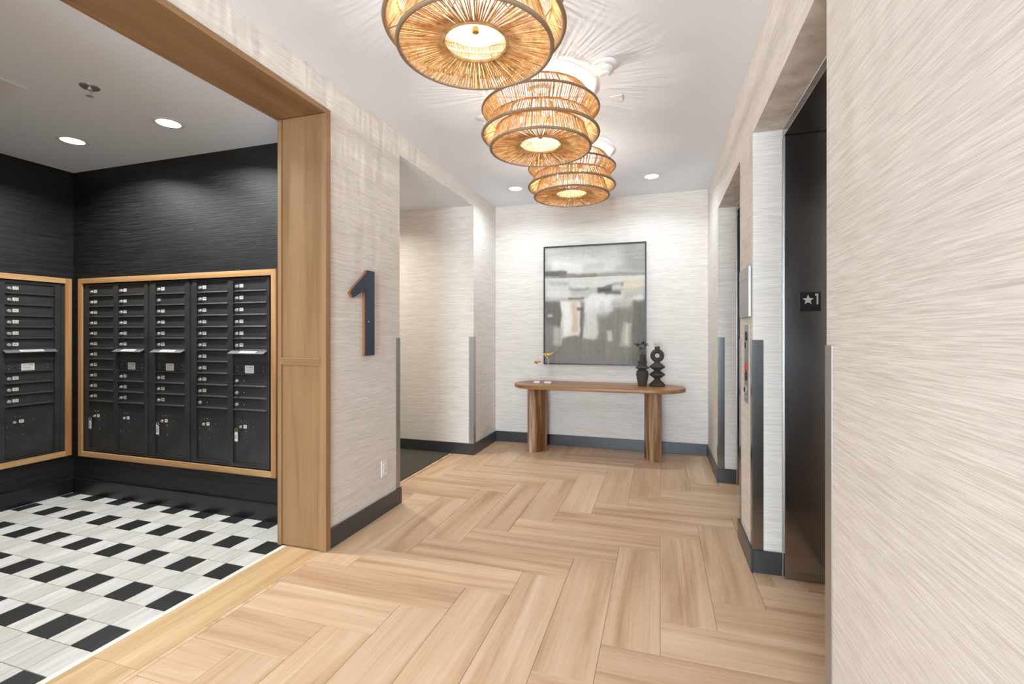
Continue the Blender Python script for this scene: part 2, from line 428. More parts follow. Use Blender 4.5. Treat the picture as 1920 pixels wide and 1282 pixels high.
fm = slab('floor_mail_room', [(XM, -2.125, -1.2, YM, -0.06, -0.003)], M['grout'])
TX, TY = 0.1365, 0.14275
tm = {}
def tile_verts(b, x0, x1, y0, y1, g=0.0016):
    e = 0.0007
    x0, x1, y0, y1 = x0+g, x1-g, y0+g, y1-g
    b.add([(x0,y0,-0.003),(x1,y0,-0.003),(x1,y1,-0.003),(x0,y1,-0.003),(x0,y0,-e),(x1,y0,-e),(x1,y1,-e),(x0,y1,-e),
           (x0+e,y0+e,0),(x1-e,y0+e,0),(x1-e,y1-e,0),(x0+e,y1-e,0)],
          [(0,1,5,4),(1,2,6,5),(2,3,7,6),(3,0,4,7),(4,5,9,8),(5,6,10,9),(6,7,11,10),(7,4,8,11),(8,9,10,11)])
rest = {'w': MB(), 'g': MB(), 'b': MB()}
for i in range(17):
    cx = -2.187 - TX*i; x0, x1 = max(cx - TX/2, XM + 0.012), min(cx + TX/2, -2.125)
    for j in range(-17, 9):
        cy = 1.35 + TY*j; y0, y1 = max(cy - TY/2, -1.2), min(cy + TY/2, YM - 0.012)
        if x1 - x0 < 0.01 or y1 - y0 < 0.01: continue
        k = 'b' if i % 2 == 0 and j % 2 == 0 else ('g' if i % 2 and j % 2 else 'w')
        if j < -4: tile_verts(rest[k], x0, x1, y0, y1); continue
        key = (k, round(x1-x0, 4), round(y1-y0, 4))
        if key not in tm:
            b = MB(); tile_verts(b, -(x1-x0)/2, (x1-x0)/2, -(y1-y0)/2, (y1-y0)/2); tm[key] = b.mesh('tile', [M['tile_'+k]])
        o = bpy.data.objects.new('tile', tm[key]); COL.objects.link(o); o.location = ((x0+x1)/2, (y0+y1)/2, 0); o.parent = fm
for k in rest:
    o = rest[k].obj('tile_field', M['tile_'+k], fm); o['kind'] = 'stuff'
slab('floor_hall', [(-6.0, -2.125, YH1, YH2, -0.06, -0.003)], M['mail'])
o = MB().box(-6.0, -2.093, YH1, YH2 - 0.013, -0.003, 0.006).obj('carpet', M['carpet']); tag(o, 'dark brown grey carpet in the side hall', 'carpet')

# ------------------------------------------------------------------ baseboards
BT = 0.012
def baseb(name, boxes, mk='base'):
    b = MB()
    for x0, x1, y0, y1 in boxes: b.box(x0, x1, y0, y1, 0.0003, BB)
    o = b.obj(name, M[mk], bevel=0.0015, seg=1); return struct(o)
baseb('baseboard_left', [(XL, XL + BT, YP + 0.001, YH1 + BT)])
baseb('baseboard_left', [(XL, XL + BT, YH2 - BT, YB)])
baseb('baseboard_left', [(XL, XL + BT, YS, 0.11)])
baseb('baseboard_hall', [(-6.0, XL, YH2 - BT, YH2)])
baseb('baseboard_back', [(XL + BT, XR - BT, YB - BT, YB)])
baseb('baseboard_right', [(XR - BT, XR, b1 - BT, YB)])
baseb('baseboard_right', [(XR, XE, b1 - BT, b1)])
baseb('baseboard_right', [(XR - BT, XR, a1 - BT, b0 + BT)])
baseb('baseboard_right', [(XR, XE, a1 - BT, a1)])
baseb('baseboard_right', [(XR - BT, XR, YS, a0 + 0.003)])
baseb('baseboard_mail_room_back', [(XM, -2.15, YM - BT, YM)], 'base_dim')
baseb('baseboard_mail_room_left', [(XM, XM + BT, -1.2, YM - BT)], 'base_dim')

# ------------------------------------------------------------------ timber portal between corridor and mail room
PX0, PX1 = -2.160, -1.817
def portal():
    r = struct(bpy.data.objects.new('door_1', None)); COL.objects.link(r); r.location = (-2.0, 2.27, 0)
    Z1 = 2.505
    # far jamb: backing panel recessed behind stiles and rails
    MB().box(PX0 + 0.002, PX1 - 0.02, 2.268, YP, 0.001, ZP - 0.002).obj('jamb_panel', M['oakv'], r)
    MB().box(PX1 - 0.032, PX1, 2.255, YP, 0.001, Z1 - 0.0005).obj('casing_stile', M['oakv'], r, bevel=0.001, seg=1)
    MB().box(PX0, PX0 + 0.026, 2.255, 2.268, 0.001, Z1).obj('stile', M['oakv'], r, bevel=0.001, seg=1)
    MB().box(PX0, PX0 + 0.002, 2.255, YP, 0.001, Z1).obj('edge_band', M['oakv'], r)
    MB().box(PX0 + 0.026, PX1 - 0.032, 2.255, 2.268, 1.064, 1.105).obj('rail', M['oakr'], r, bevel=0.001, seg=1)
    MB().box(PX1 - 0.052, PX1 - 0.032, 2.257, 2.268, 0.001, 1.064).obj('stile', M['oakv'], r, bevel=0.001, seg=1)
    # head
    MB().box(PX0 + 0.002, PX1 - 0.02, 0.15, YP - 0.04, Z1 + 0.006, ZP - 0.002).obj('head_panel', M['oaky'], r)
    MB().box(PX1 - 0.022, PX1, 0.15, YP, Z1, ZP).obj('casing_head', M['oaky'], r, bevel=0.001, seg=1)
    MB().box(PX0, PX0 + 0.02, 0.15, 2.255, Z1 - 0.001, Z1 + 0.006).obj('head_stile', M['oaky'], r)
    # near jamb, out of frame
    MB().box(PX0, PX1, 0.11, 0.15, 0.001, ZP).obj('jamb_panel', M['oakv'], r)
portal()

# ------------------------------------------------------------------ lifts
def elevator(y0, y1, label, sign):
    r = empty('elevator_door', (0.8, (y0+y1)/2, 0), label, 'elevator', 'elevator entrances in the right wall')
    f0, f1 = y0 + 0.039, y1 - 0.039
    for (p, q) in ((y0, f0), (f1, y1)):
        MB().box(XE + 0.004, 0.86, p, q, 0.001, 2.255).obj('jamb', M['steel'], r, bevel=0.0015, seg=1)
    MB().box(XE + 0.001, 0.86, y0, y1, 2.256, 2.299).obj('header', M['steel'], r, bevel=0.0015, seg=1)
    MB().box(XE - 0.001, XE + 0.016, y1 - 0.012, y1, 0.12, 2.256).obj('jamb_edge', M['steel_lt'], r)
    ym = (f0+f1)/2
    for (p, q) in ((f0, ym - 0.002), (ym + 0.002, f1)):
        MB().box(0.83, 0.86, p, q, 0.012, 2.255).obj('door_panel', M['steel_v'], r, bevel=0.001, seg=1)
    MB().box(0.82, 0.90, f0, f1, 0.0006, 0.006).obj('sill', M['steel_lt'], r)
    MB().box(0.861, 0.90, y0, y1, 0.0, 2.3).obj('shaft_cover', M['dark'], r)
    return r
e1 = elevator(*YE[0], 'nearer stainless steel elevator entrance with the star sign on its jamb', True)
e2 = elevator(*YE[1], 'farther stainless steel elevator entrance near the end wall', False)

s = empty('floor_sign', (0.716, 2.708, 1.408), 'small black square sign with a pale star and number 1 on the steel jamb', 'sign')
yj = YE[0][1] - 0.039
MB().box(0.669, 0.763, yj - 0.0025, yj, 1.360, 1.456).obj('plate', M['sign'], s, bevel=0.0008, seg=1)
st = []
for i in range(10):
    a = PI/2 + i*PI/5; rr = 0.026 if i % 2 == 0 else 0.0115
    st.append((0.7065 + rr*math.cos(a), 1.4165 + rr*math.sin(a)))
b = MB(); b.prism(st, yj - 0.0037, yj - 0.0026, 'y'); b.obj('star', M['sign_w'], s)
b = MB(); b.prism([(0.737, 1.4365), (0.7385, 1.4475), (0.7515, 1.4475), (0.7515, 1.394), (0.744, 1.394), (0.744, 1.4375)], yj - 0.0037, yj - 0.0026, 'y'); b.obj('digit', M['sign_w'], s)
bp = MB()
for (dx, dz) in ((0, 0), (0, -0.005), (0.005, -0.0025), (0.012, 0), (0.012, -0.005)):
    bp.sphere((0.712 + dx, yj - 0.0028, 1.376 + dz), 0.0009, 6)
bp.obj('braille', M['sign'], s)['kind'] = 'stuff'

# ------------------------------------------------------------------ corner guards
def guard(x, y, dx, dy, label, z0=None, w=0.05, mk='steel_v'):
    """x,y the wall corner; dx,dy the directions in which the two flanges run along the walls"""
    z0 = BB + 0.001 if z0 is None else z0; z1 = 1.215; tk = 0.003
    b = MB()
    p = [(0, 0), (w, 0), (w, -tk), (-tk, -tk), (-tk, w), (0, w)]     # L profile around the corner
    pts = []
    for (u, v) in p: pts.append((x + dx*u, y + dy*v))
    b.prism(pts, z0, z1)
    o = b.obj('corner_guard', M[mk], loc=(x, y, z0)); tag(o, label, 'corner guard', 'stainless corner guards'); return o
guard(XL, YH1, -1, -1, 'tall steel corner guard on the wall corner beside the electrical outlet', mk='steel_lt')
guard(XL, YH2, -1, 1, 'steel corner guard on the far corner of the side hall opening', mk='steel_lt')
guard(XR, b1, 1, 1, 'steel corner guard on the far side of the farther elevator recess')
guard(XR, b0, 1, -1, 'thin steel corner guard just left of the elevator call panel')
guard(XR, a1, 1, 1, 'dark steel corner guard just right of the elevator call panel')
guard(XR, a0, 1, -1, 'nearest steel corner guard on the edge of the big right wall', z0=0.002, mk='steel_lt')

# ------------------------------------------------------------------ call station and plate
s = empty('call_panel', (XR, 2.92, 1.08), 'narrow steel elevator call panel with black and red buttons', 'call panel')
MB().box(XR - 0.004, XR, 2.851, 2.987, 0.861, 1.296).obj('plate', M['steel_lt'], s, bevel=0.001, seg=1)
def disc(name, y, z, r, m, parent, d=0.006, x=XR-0.004):
    b = MB(); b.lathe([(r, 0), (r, -d*0.7), (r*0.8, -d)], 20, (x, y, z), axis='x'); return b.obj(name, m, parent)
disc('button', 2.925, 1.233, 0.026, M['sign'], s); disc('button', 2.925, 1.183, 0.030, M['light_grey'], s, 0.004)
disc('keyhole', 2.925, 1.183, 0.018, M['sign'], s, 0.008)
disc('fire_button', 2.925, 1.060, 0.026, M['red'], s); disc('button', 2.925, 1.010, 0.026, M['sign'], s)
disc('key_switch', 2.925, 0.935, 0.028, M['light_grey'], s, 0.008); disc('keyhole', 2.925, 0.935, 0.014, M['sign'], s, 0.012)
for z in (1.266, 1.153, 1.09, 0.89): disc('screw', 2.925, z, 0.006, M['light_grey'], s, 0.003)
s = empty('notice_plate', (XR, 2.943, 1.47), 'blank grey metal notice plate above the elevator call panel', 'plate')
MB().box(XR - 0.014, XR, 2.79, 3.097, 1.338, 1.612).obj('panel', M['steel_lt'], s, bevel=0.003)
MB().box(XR - 0.0148, XR - 0.0135, 2.80, 3.087, 1.545, 1.552).obj('groove', M['light_grey'], s)

# ------------------------------------------------------------------ wall number
s = empty('wall_number', (XL, 2.6, 1.1), 'large navy number 1 on the cream wall beside the timber post', 'number')
one = [(2.466, 1.497), (2.505, 1.537), (2.555, 1.578), (2.598, 1.612), (2.628, 1.640), (2.640, 1.656), (2.718, 1.656), (2.718, 1.104),
       (2.618, 1.104), (2.618, 1.530), (2.600, 1.523), (2.555, 1.500), (2.520, 1.482), (2.493, 1.470)]
b = MB(); b.prism(one, XL, XL + 0.018, 'x'); b.obj('backing', M['ply'], s)
b = MB(); b.prism(one, XL + 0.018, XL + 0.025, 'x'); b.obj('face', M['navy'], s)
b = MB(); b.lathe([(0.005, 0), (0.004, 0.0015)], 12, (XL + 0.025, 2.65, 1.325), axis='x'); b.obj('rivet', M['chrome'], s)

# ------------------------------------------------------------------ outlet
s = empty('electrical_outlet', (XL, 2.87, 0.315), 'white duplex electrical outlet low on the cream wall', 'outlet')
MB().box(XL, XL + 0.006, 2.832, 2.906, 0.258, 0.372).obj('cover_plate', M['white_plastic'], s, bevel=0.002)
for z in (0.335, 0.295):
    b = MB().box(XL + 0.006, XL + 0.009, 2.853, 2.885, z - 0.014, z + 0.014); o = b.obj('socket', M['white_plastic'], s, bevel=0.002)
    for y in (2.862, 2.875): MB().box(XL + 0.0088, XL + 0.0094, y, y + 0.002, z - 0.004, z + 0.006).obj('slot', M['ink'], o)

# ------------------------------------------------------------------ mailboxes
# built in a local frame: u along the wall to the right, w out of the wall towards the viewer, z up
RZ = [1.610 - 0.0808*i for i in range(12)]       # row boundaries; the parcel door is below the last
ZBOT = 0.356
def bank_frame(bx, by, ux, uy, wx, wy):
    def T(u, w, z): return (bx + ux*u + wx*w, by + uy*u + wy*w, z)
    return T
class LM(MB):
    def __init__(s, T): super().__init__(); s.T = T
    def lbox(s, u0, u1, w0, w1, z0, z1, mi=0):
        P = [s.T(a, b, c) for c in (z0, z1) for (a, b) in ((u0, w0), (u1, w0), (u1, w1), (u0, w1))]
        return s.add(P, [(0,3,2,1),(4,5,6,7),(0,1,5,4),(1,2,6,5),(2,3,7,6),(3,0,4,7)], mi)
    def lcyl(s, u, z, r, w0, w1, n=12, r1=None, mi=0):
        return s.tube(s.T(u, w0, z), s.T(u, w1, z), r, r if r1 is None else r1, n, mi)
    def ltext(s, txt, u, z, size, w, mi=1, sx=1.0):
        vs, fs = text_mesh(txt, size, 0.0002)
        return s.add([s.T(u + a*sx, w + c, z + b) for a, b, c in vs], fs, mi)
    def lslope(s, u0, u1, pts, mi=0):
        n = len(pts); P = [s.T(u, w, z) for u in (u0, u1) for (w, z) in pts]
        return s.add(P, [tuple(range(n)), tuple(reversed(range(n, 2*n)))] + [(i, n+i, n+(i+1) % n, (i+1) % n) for i in range(n)], mi)

def mail_door(T, root, u0, u1, z0, z1, num, dot=False):
    b = LM(T)
    b.lbox(u0 + 0.004, u1 - 0.004, -0.014, -0.009, z0 + 0.003, z1 - 0.001)
    b.lslope(u0 + 0.004, u1 - 0.004, [(-0.009, z0 + 0.014), (-0.009, z0 + 0.003), (0.005, z0 + 0.003), (0.005, z0 + 0.006), (-0.006, z0 + 0.0105)])
    b.lbox(u1 - 0.012, u1 - 0.004, -0.009, -0.004, z0 + 0.003, z1 - 0.004)
    d = b.obj('door', M['mail'], root, loc=T(u0, 0, z0))
    zc = z1 - 0.040
    k = LM(T); k.lcyl(u0 + 0.027, zc, 0.0125, -0.009, -0.002, 14, 0.011); k.lcyl(u0 + 0.027, zc, 0.0085, -0.002, 0.003, 12)
    k.lbox(u0 + 0.0262, u0 + 0.0278, 0.0029, 0.0032, zc - 0.005, zc + 0.005, 1)
    k.obj('lock', [M['chrome'], M['ink']], d, smooth=False)
    if num:
        l = LM(T); c = u0 + 0.063
        l.lbox(c - 0.0165, c + 0.0165, -0.009, -0.0084, zc + 0.004 - 0.0115, zc + 0.004 + 0.0115)
        l.ltext(num, c, zc + 0.004, 0.0205, -0.0082, 1, 0.80)
        l.obj('number_label', [M['label'], M['ink']], d)
    if dot:
        l = LM(T); l.lcyl(u0 + 0.088, zc + 0.002, 0.0036, -0.009, -0.0083, 8); l.obj('white_sticker', M['label'], d)

def parcel_door(T, root, u0, u1, z0, z1, num, key=None):
    b = LM(T)
    b.lbox(u0 + 0.004, u1 - 0.004, -0.014, -0.009, z0 + 0.003, z1 - 0.001)
    b.lbox(u0 + 0.004, u1 - 0.004, -0.009, 0.003, z0 + 0.003, z0 + 0.008)
    b.lbox(u1 - 0.010, u1 - 0.004, -0.009, -0.004, z0 + 0.009, z1 - 0.004)
    b.lbox(u0 + 0.004, u0 + 0.009, -0.009, -0.005, z0 + 0.009, z1 - 0.004)
    d = b.obj('parcel_door', M['mail'], root, loc=T(u0, 0, z0))
    h = LM(T); h.lcyl(u0 + 0.075, z1 - 0.048, 0.007, -0.009, -0.0084, 10); h.obj('keyhole', M['ink'], d)
    rv = LM(T)
    for (a, c) in ((0.062, 0.073), (0.090, 0.072), (0.165, 0.107), (0.018, 0.140), (0.105, 0.141), (0.108, 0.208), (0.018, 0.205), (0.018, 0.219)):
        rv.lcyl(u0 + a, z1 - c, 0.0034, -0.009, -0.0066, 8, 0.002)
    rv.obj('rivets', M['mail_hood'], d)['kind'] = 'stuff'
    zc = z1 - 0.112
    k = LM(T); k.lcyl(u0 + 0.058, zc, 0.0105, -0.009, -0.004, 14, 0.0095); k.lcyl(u0 + 0.058, zc, 0.0075, -0.004, 0.0, 12); k.obj('lock', M['chrome'], d)
    l = LM(T); c = u0 + 0.096
    l.lbox(c - 0.0135, c + 0.0135, -0.009, -0.0084, zc + 0.004 - 0.0115, zc + 0.004 + 0.0115)
    l.ltext(num, c, zc + 0.004, 0.019, -0.0082, 1, 0.8); l.obj('number_label', [M['label'], M['ink']], d)
    if key:
        txt, grp = key
        r = empty('key_with_tag', T(u0 + 0.058, 0.004, zc), grp, 'key', 'keys hanging from parcel locks')
        q = LM(T); q.lbox(u0 + 0.052, u0 + 0.064, 0.0005, 0.020, zc - 0.0012, zc + 0.0012); q.lcyl(u0 + 0.056, zc, 0.011, 0.020, 0.0225, 14)
        q.obj('key', M['brass'], r)
        q = LM(T); c0 = T(u0 + 0.052, 0.022, zc - 0.017)
        q.torus(0.012, 0.0011, (0, 0, 0), 20, 6, axis='y'); q.v = [tuple(Vector(v) + Vector(c0)) for v in q.v]; q.obj('key_ring', M['chrome'], r)
        q = LM(T); uu = u0 + 0.048
        q.lbox(uu - 0.013, uu + 0.013, 0.017, 0.0195, zc - 0.092, zc - 0.032)
        vs, fs = text_mesh(txt, 0.030, 0.0002)
        q.add([T(uu - b_*0.9, 0.0198 + c_, zc - 0.062 + a_*0.9) for a_, b_, c_ in vs], fs, 1)
        q.obj('tag', [M['label'], M['ink']], r)

def mail_slot(T, root, u0, u1):
    z1, zm, z0 = RZ[6], RZ[7], RZ[8]
    # outgoing mail flap, tilted towards the viewer
    b = LM(T); b.lslope(u0 - 0.012, u1 + 0.002, [(-0.006, z1 + 0.010), (0.036, z1 - 0.012), (0.036, z1 - 0.015), (-0.006, z1 + 0.005)])
    d = b.obj('outgoing_flap', M['mail_hood'], root)
    b = LM(T)
    vs, fs = text_mesh('OUTGOING MAIL', 0.013, 0.0001)
    uc = (u0+u1)/2; L = math.hypot(0.042, 0.022)
    def S(a, h, lift): return T(uc + a, -0.006 + h*0.042/L + lift*0.022/L, z1 + 0.010 - h*0.022/L + lift*0.042/L + 0.0003)
    b.add([S(-0.07, 0.040, 0.0003), S(0.07, 0.040, 0.0003), S(0.07, 0.012, 0.0003), S(-0.07, 0.012, 0.0003)], [(0, 1, 2, 3)], 0)
    b.add([S(x, 0.026 - y, 0.0006 + z) for x, y, z in vs], fs, 1)
    b.obj('flap_label', [M['label'], M['ink']], d)
    b = LM(T); b.lbox(u0 + 0.001, u1 - 0.001, -0.016, -0.010, zm + 0.002, z1 - 0.001); b.obj('slot_panel', M['mail'], root)
    b = LM(T); b.lbox(u0 + 0.004, u1 - 0.004, -0.013, -0.009, z0 + 0.003, zm - 0.003)
    b.lbox(u0 + 0.004, u1 - 0.004, -0.009, 0.005, z0 + 0.003, z0 + 0.008)
    d = b.obj('outgoing_door', M['mail'], root)
    zc = (zm+z0)/2
    q = LM(T); q.lcyl(u0 + 0.060, zc - 0.002, 0.006, -0.009, -0.0083, 10); q.obj('keyhole', M['ink'], d)
    q = LM(T)
    for uu in (u0 + 0.028, u0 + 0.086, u1 - 0.038):
        for dz in (0.014, -0.012): q.lcyl(uu, zc + dz, 0.0036, -0.009, -0.0064, 8, 0.0022)
    q.obj('rivets', M['mail_hood'], d)['kind'] = 'stuff'
    q = LM(T); c = u0 + 0.133
    q.lbox(c - 0.038, c + 0.038, -0.009, -0.0083, zc - 0.026, zc + 0.026)
    q.ltext('U.S. MAIL', c, zc + 0.014, 0.0165, -0.0081, 1, 0.92)
    for k, dz in enumerate((0.002, -0.004, -0.010, -0.017)):
        q.lbox(c - 0.030 + 0.004*(k % 2), c + 0.030 - 0.006*(k % 3), -0.0083, -0.0081, zc + dz - 0.0010, zc + dz + 0.0010, 2)
    q.obj('mail_label', [M['label'], M['ink'], M['light_grey']], d)

def mail_unit(T, U0, U1, cols, label, top_text=None):
    r = empty('mailbox_unit', T((U0+U1)/2, 0, ZBOT - 0.012), label, 'mailboxes', 'mailbox units in the mail room')
    b = LM(T)
    zt, zb = RZ[0] + 0.016, ZBOT - 0.016
    xs = [U0] + [q for c in cols for q in c[:2]] + [U1]
    for i in range(0, len(xs), 2): b.lbox(xs[i], xs[i+1], -0.02, 0.001, zb, zt)
    for c in cols:
        b.lbox(c[0], c[1], -0.02, 0.001, RZ[0], zt); b.lbox(c[0], c[1], -0.02, 0.001, zb, ZBOT)
        if c[2]: b.lbox(c[0], c[1], -0.02, -0.004, RZ[7] - 0.002, RZ[7] + 0.004)
    b.lbox(U0 - 0.004, U1 + 0.004, -0.006, 0.006, zt - 0.004, zt)        # upper lip
    b.lbox(U0, U1, -0.06, -0.02, zb, zt)
    b.obj('frame', M['mail'], r, bevel=0.0)
    if top_text:
        q = LM(T); q.ltext(top_text, (U0+U1)/2, zt - 0.0095, 0.015, 0.0012, 0, 1.1); q.obj('range_text', [M['ink']], r)
    for (u0, u1, slot, nums, pn, key) in cols:
        k = 0
        for i in range(11):
            if slot and i in (6, 7): continue
            n = nums[k] if k < len(nums) else None
            mail_door(T, r, u0, u1, RZ[i+1], RZ[i], n if n and n != '.' else None, n == '.'); k += 1
        if slot: mail_slot(T, r, u0, u1)
        parcel_door(T, r, u0, u1, ZBOT, RZ[11], pn, key)
    return r

TM = bank_frame(0, YM, 1, 0, 0, -1)
rng = lambda a, n: [str(a + i) for i in range(n)]
mail_unit(TM, -4.262, -3.600, [(-4.237, -3.958, False, rng(101, 11), 'P1', ('P1', 'brass key with white tag on the leftmost parcel locker')),
                               (-3.914, -3.636, True, rng(112, 9), 'P2', None)],
          'leftmost double column charcoal mailbox unit on the long wall')
mail_unit(TM, -3.572, -3.190, [(-3.525, -3.235, True, ['201', None, '202', '203', '204', '205', '206', '207', '208'], 'P3', ('P3', 'brass key with white tag on the middle parcel locker'))],
          'middle single column charcoal mailbox unit on the long wall', '201-208')
mail_unit(TM, -3.162, -2.482, [(-3.126, -2.838, False, rng(303, 10) + ['.'], 'P4', None),
                               (-2.794, -2.504, True, rng(313, 6) + ['.', '.', '.'], 'P5', ('P5', 'brass key with white tag on the rightmost parcel locker'))],
          'rightmost double column charcoal mailbox unit beside the timber post', '303-318')
TS = bank_frame(XM, 0, 0, 1, 1, 0)
mail_unit(TS, 1.760, 2.437, [(1.782, 2.070, False, rng(404, 11), 'P7', None),
                             (2.113, 2.401, True, ['319', '320', '321', '323', '324', '401', '402', '403', '322'], 'P6', None)],
          'charcoal mailbox unit on the left side wall with boxes 319 to 403')
# filler sheets behind the units and oak surrounds
def surround(T, U0, U1, Z0, Z1, ms, label, spans):
    r = empty('mailbox_surround', T((U0+U1)/2, 0, Z0), label, 'wooden frame', 'oak surrounds of the mailbox banks')
    wd = 0.040; mu, mz = ms
    for (z0, z1) in ((Z1 - wd, Z1), (Z0, Z0 + wd)):
        LM(T).lbox(U0 + wd, U1 - wd, 0.0005, 0.014, z0, z1).obj('rail', mu, r, bevel=0.001, seg=1)
    for (u0, u1) in ((U0, U0 + wd), (U1 - wd, U1)):
        LM(T).lbox(u0, u1, 0.0005, 0.014, Z0, Z1).obj('stile', mz, r, bevel=0.001, seg=1)
    for (a, b_) in spans: LM(T).lbox(a, b_, -0.02, -0.0045, 0.336, 1.634).obj('filler_strip', M['mail'], r)
    return r
surround(TM, -4.334, -2.418, 0.293, 1.674, (M['oakx'], M['oakfz']), 'oak frame around the long bank of five mailbox columns', [(-4.296, -4.267), (-3.595, -3.577), (-3.185, -3.167), (-2.477, -2.452)])
surround(TS, 1.712, 2.504, 0.297, 1.674, (M['oakfy'], M['oakfz']), 'oak frame around the mailboxes on the left side wall', [(1.750, 1.755), (2.442, 2.470)])
# closed backs of the recesses
struct(MB().box(MX0 - 0.03, MX1 + 0.03, YM + 0.101, YM + 0.12, MZ0 - 0.03, MZ1 + 0.03).obj('wall_mailbox_recess', M['dark']))
struct(MB().box(XM - 0.12, XM - 0.101, SY0 - 0.03, SY1 + 0.03, MZ0 - 0.03, MZ1 + 0.03).obj('wall_mailbox_recess', M['dark']))

# ------------------------------------------------------------------ recessed downlights, added lobby fill
def area_light(name, loc, size, power, col=(0.80, 0.91, 1.0), spread=2.4, parent=None, shape='DISK', sy=None):
    d = bpy.data.lights.new(name, 'AREA'); d.shape = shape; d.size = size
    if sy: d.size_y = sy
    d.energy = power; d.color = col; d.spread = spread
    o = bpy.data.objects.new(name, d); COL.objects.link(o); o.location = loc
    if parent is not None:
        o.parent = parent; o.location = Vector(loc) - parent.location
    return o
def downlight(x, y, z, power, label, group, col=(0.80, 0.91, 1.0), spread=2.6, r=0.062):
    e = empty('downlight', (x, y, z), label, 'downlight', group)
    b = MB(); b.lathe([(r, -0.001), (r + 0.022, -0.001), (r + 0.024, -0.003), (r + 0.020, -0.005), (r, -0.006)], 40, (x, y, z), cap=False); b.obj('trim_ring', M['white_plastic'], e, smooth=True)
    b = MB(); b.lathe([(0.0005, -0.0035), (r, -0.0035)], 32, (x, y, z), cap=False); b.obj('lens', M['led'], e)
    area_light('downlight_lamp', (x, y, z - 0.008), 2*r, power, col, spread, e)
downlight(-1.400, 4.585, H, DOWN_W, 'small recessed downlight left of the farthest pendant', 'corridor downlights')
downlight(-0.077, 4.608, H, DOWN_W, 'small recessed downlight right of the farthest pendant', 'corridor downlights')
downlight(-3.666, 2.092, HM, DOWN_MAIL_W, 'left one of the two recessed downlights in the mail room ceiling', 'mail room downlights', (0.93, 0.97, 1.0))
downlight(-2.811, 2.089, HM, DOWN_MAIL_W, 'right one of the two recessed downlights in the mail room ceiling', 'mail room downlights', (0.93, 0.97, 1.0))
for x in (-3.666, -2.811):
    area_light('mail_room_lamp', (x, 0.6, HM - 0.01), 0.12, DOWN_MAIL_W*0.5, (0.93, 0.97, 1.0), 2.6)
area_light('hall_lamp', (-2.9, 3.8, HH - 0.01), 0.12, DOWN_HALL_W, (1.0, 0.98, 0.90), 2.6)
area_light('hall_lamp', (-4.6, 3.8, HH - 0.01), 0.12, DOWN_HALL_W, (1.0, 0.98, 0.90), 2.6)
for i, y in enumerate((-2.3, -3.4)):
    area_light('lobby_fill_panel', (-0.69, y, H - 0.02), 1.6, FILL_PANEL_W, (0.72, 0.87, 1.0), 2.9, None, 'RECTANGLE', 1.1)  # unseen fill lights added to brighten the corridor, no fixture built

d_ = area_light('lobby_fill_end', (-0.38, YS + 0.05, 1.25), 1.6, FILL_END_W, (0.70, 0.86, 1.0), 3.0, None, 'RECTANGLE', 2.2); d_.rotation_euler = (PI/2, 0, 0)  # added front fill, placed at the lobby opening to lift the end wall

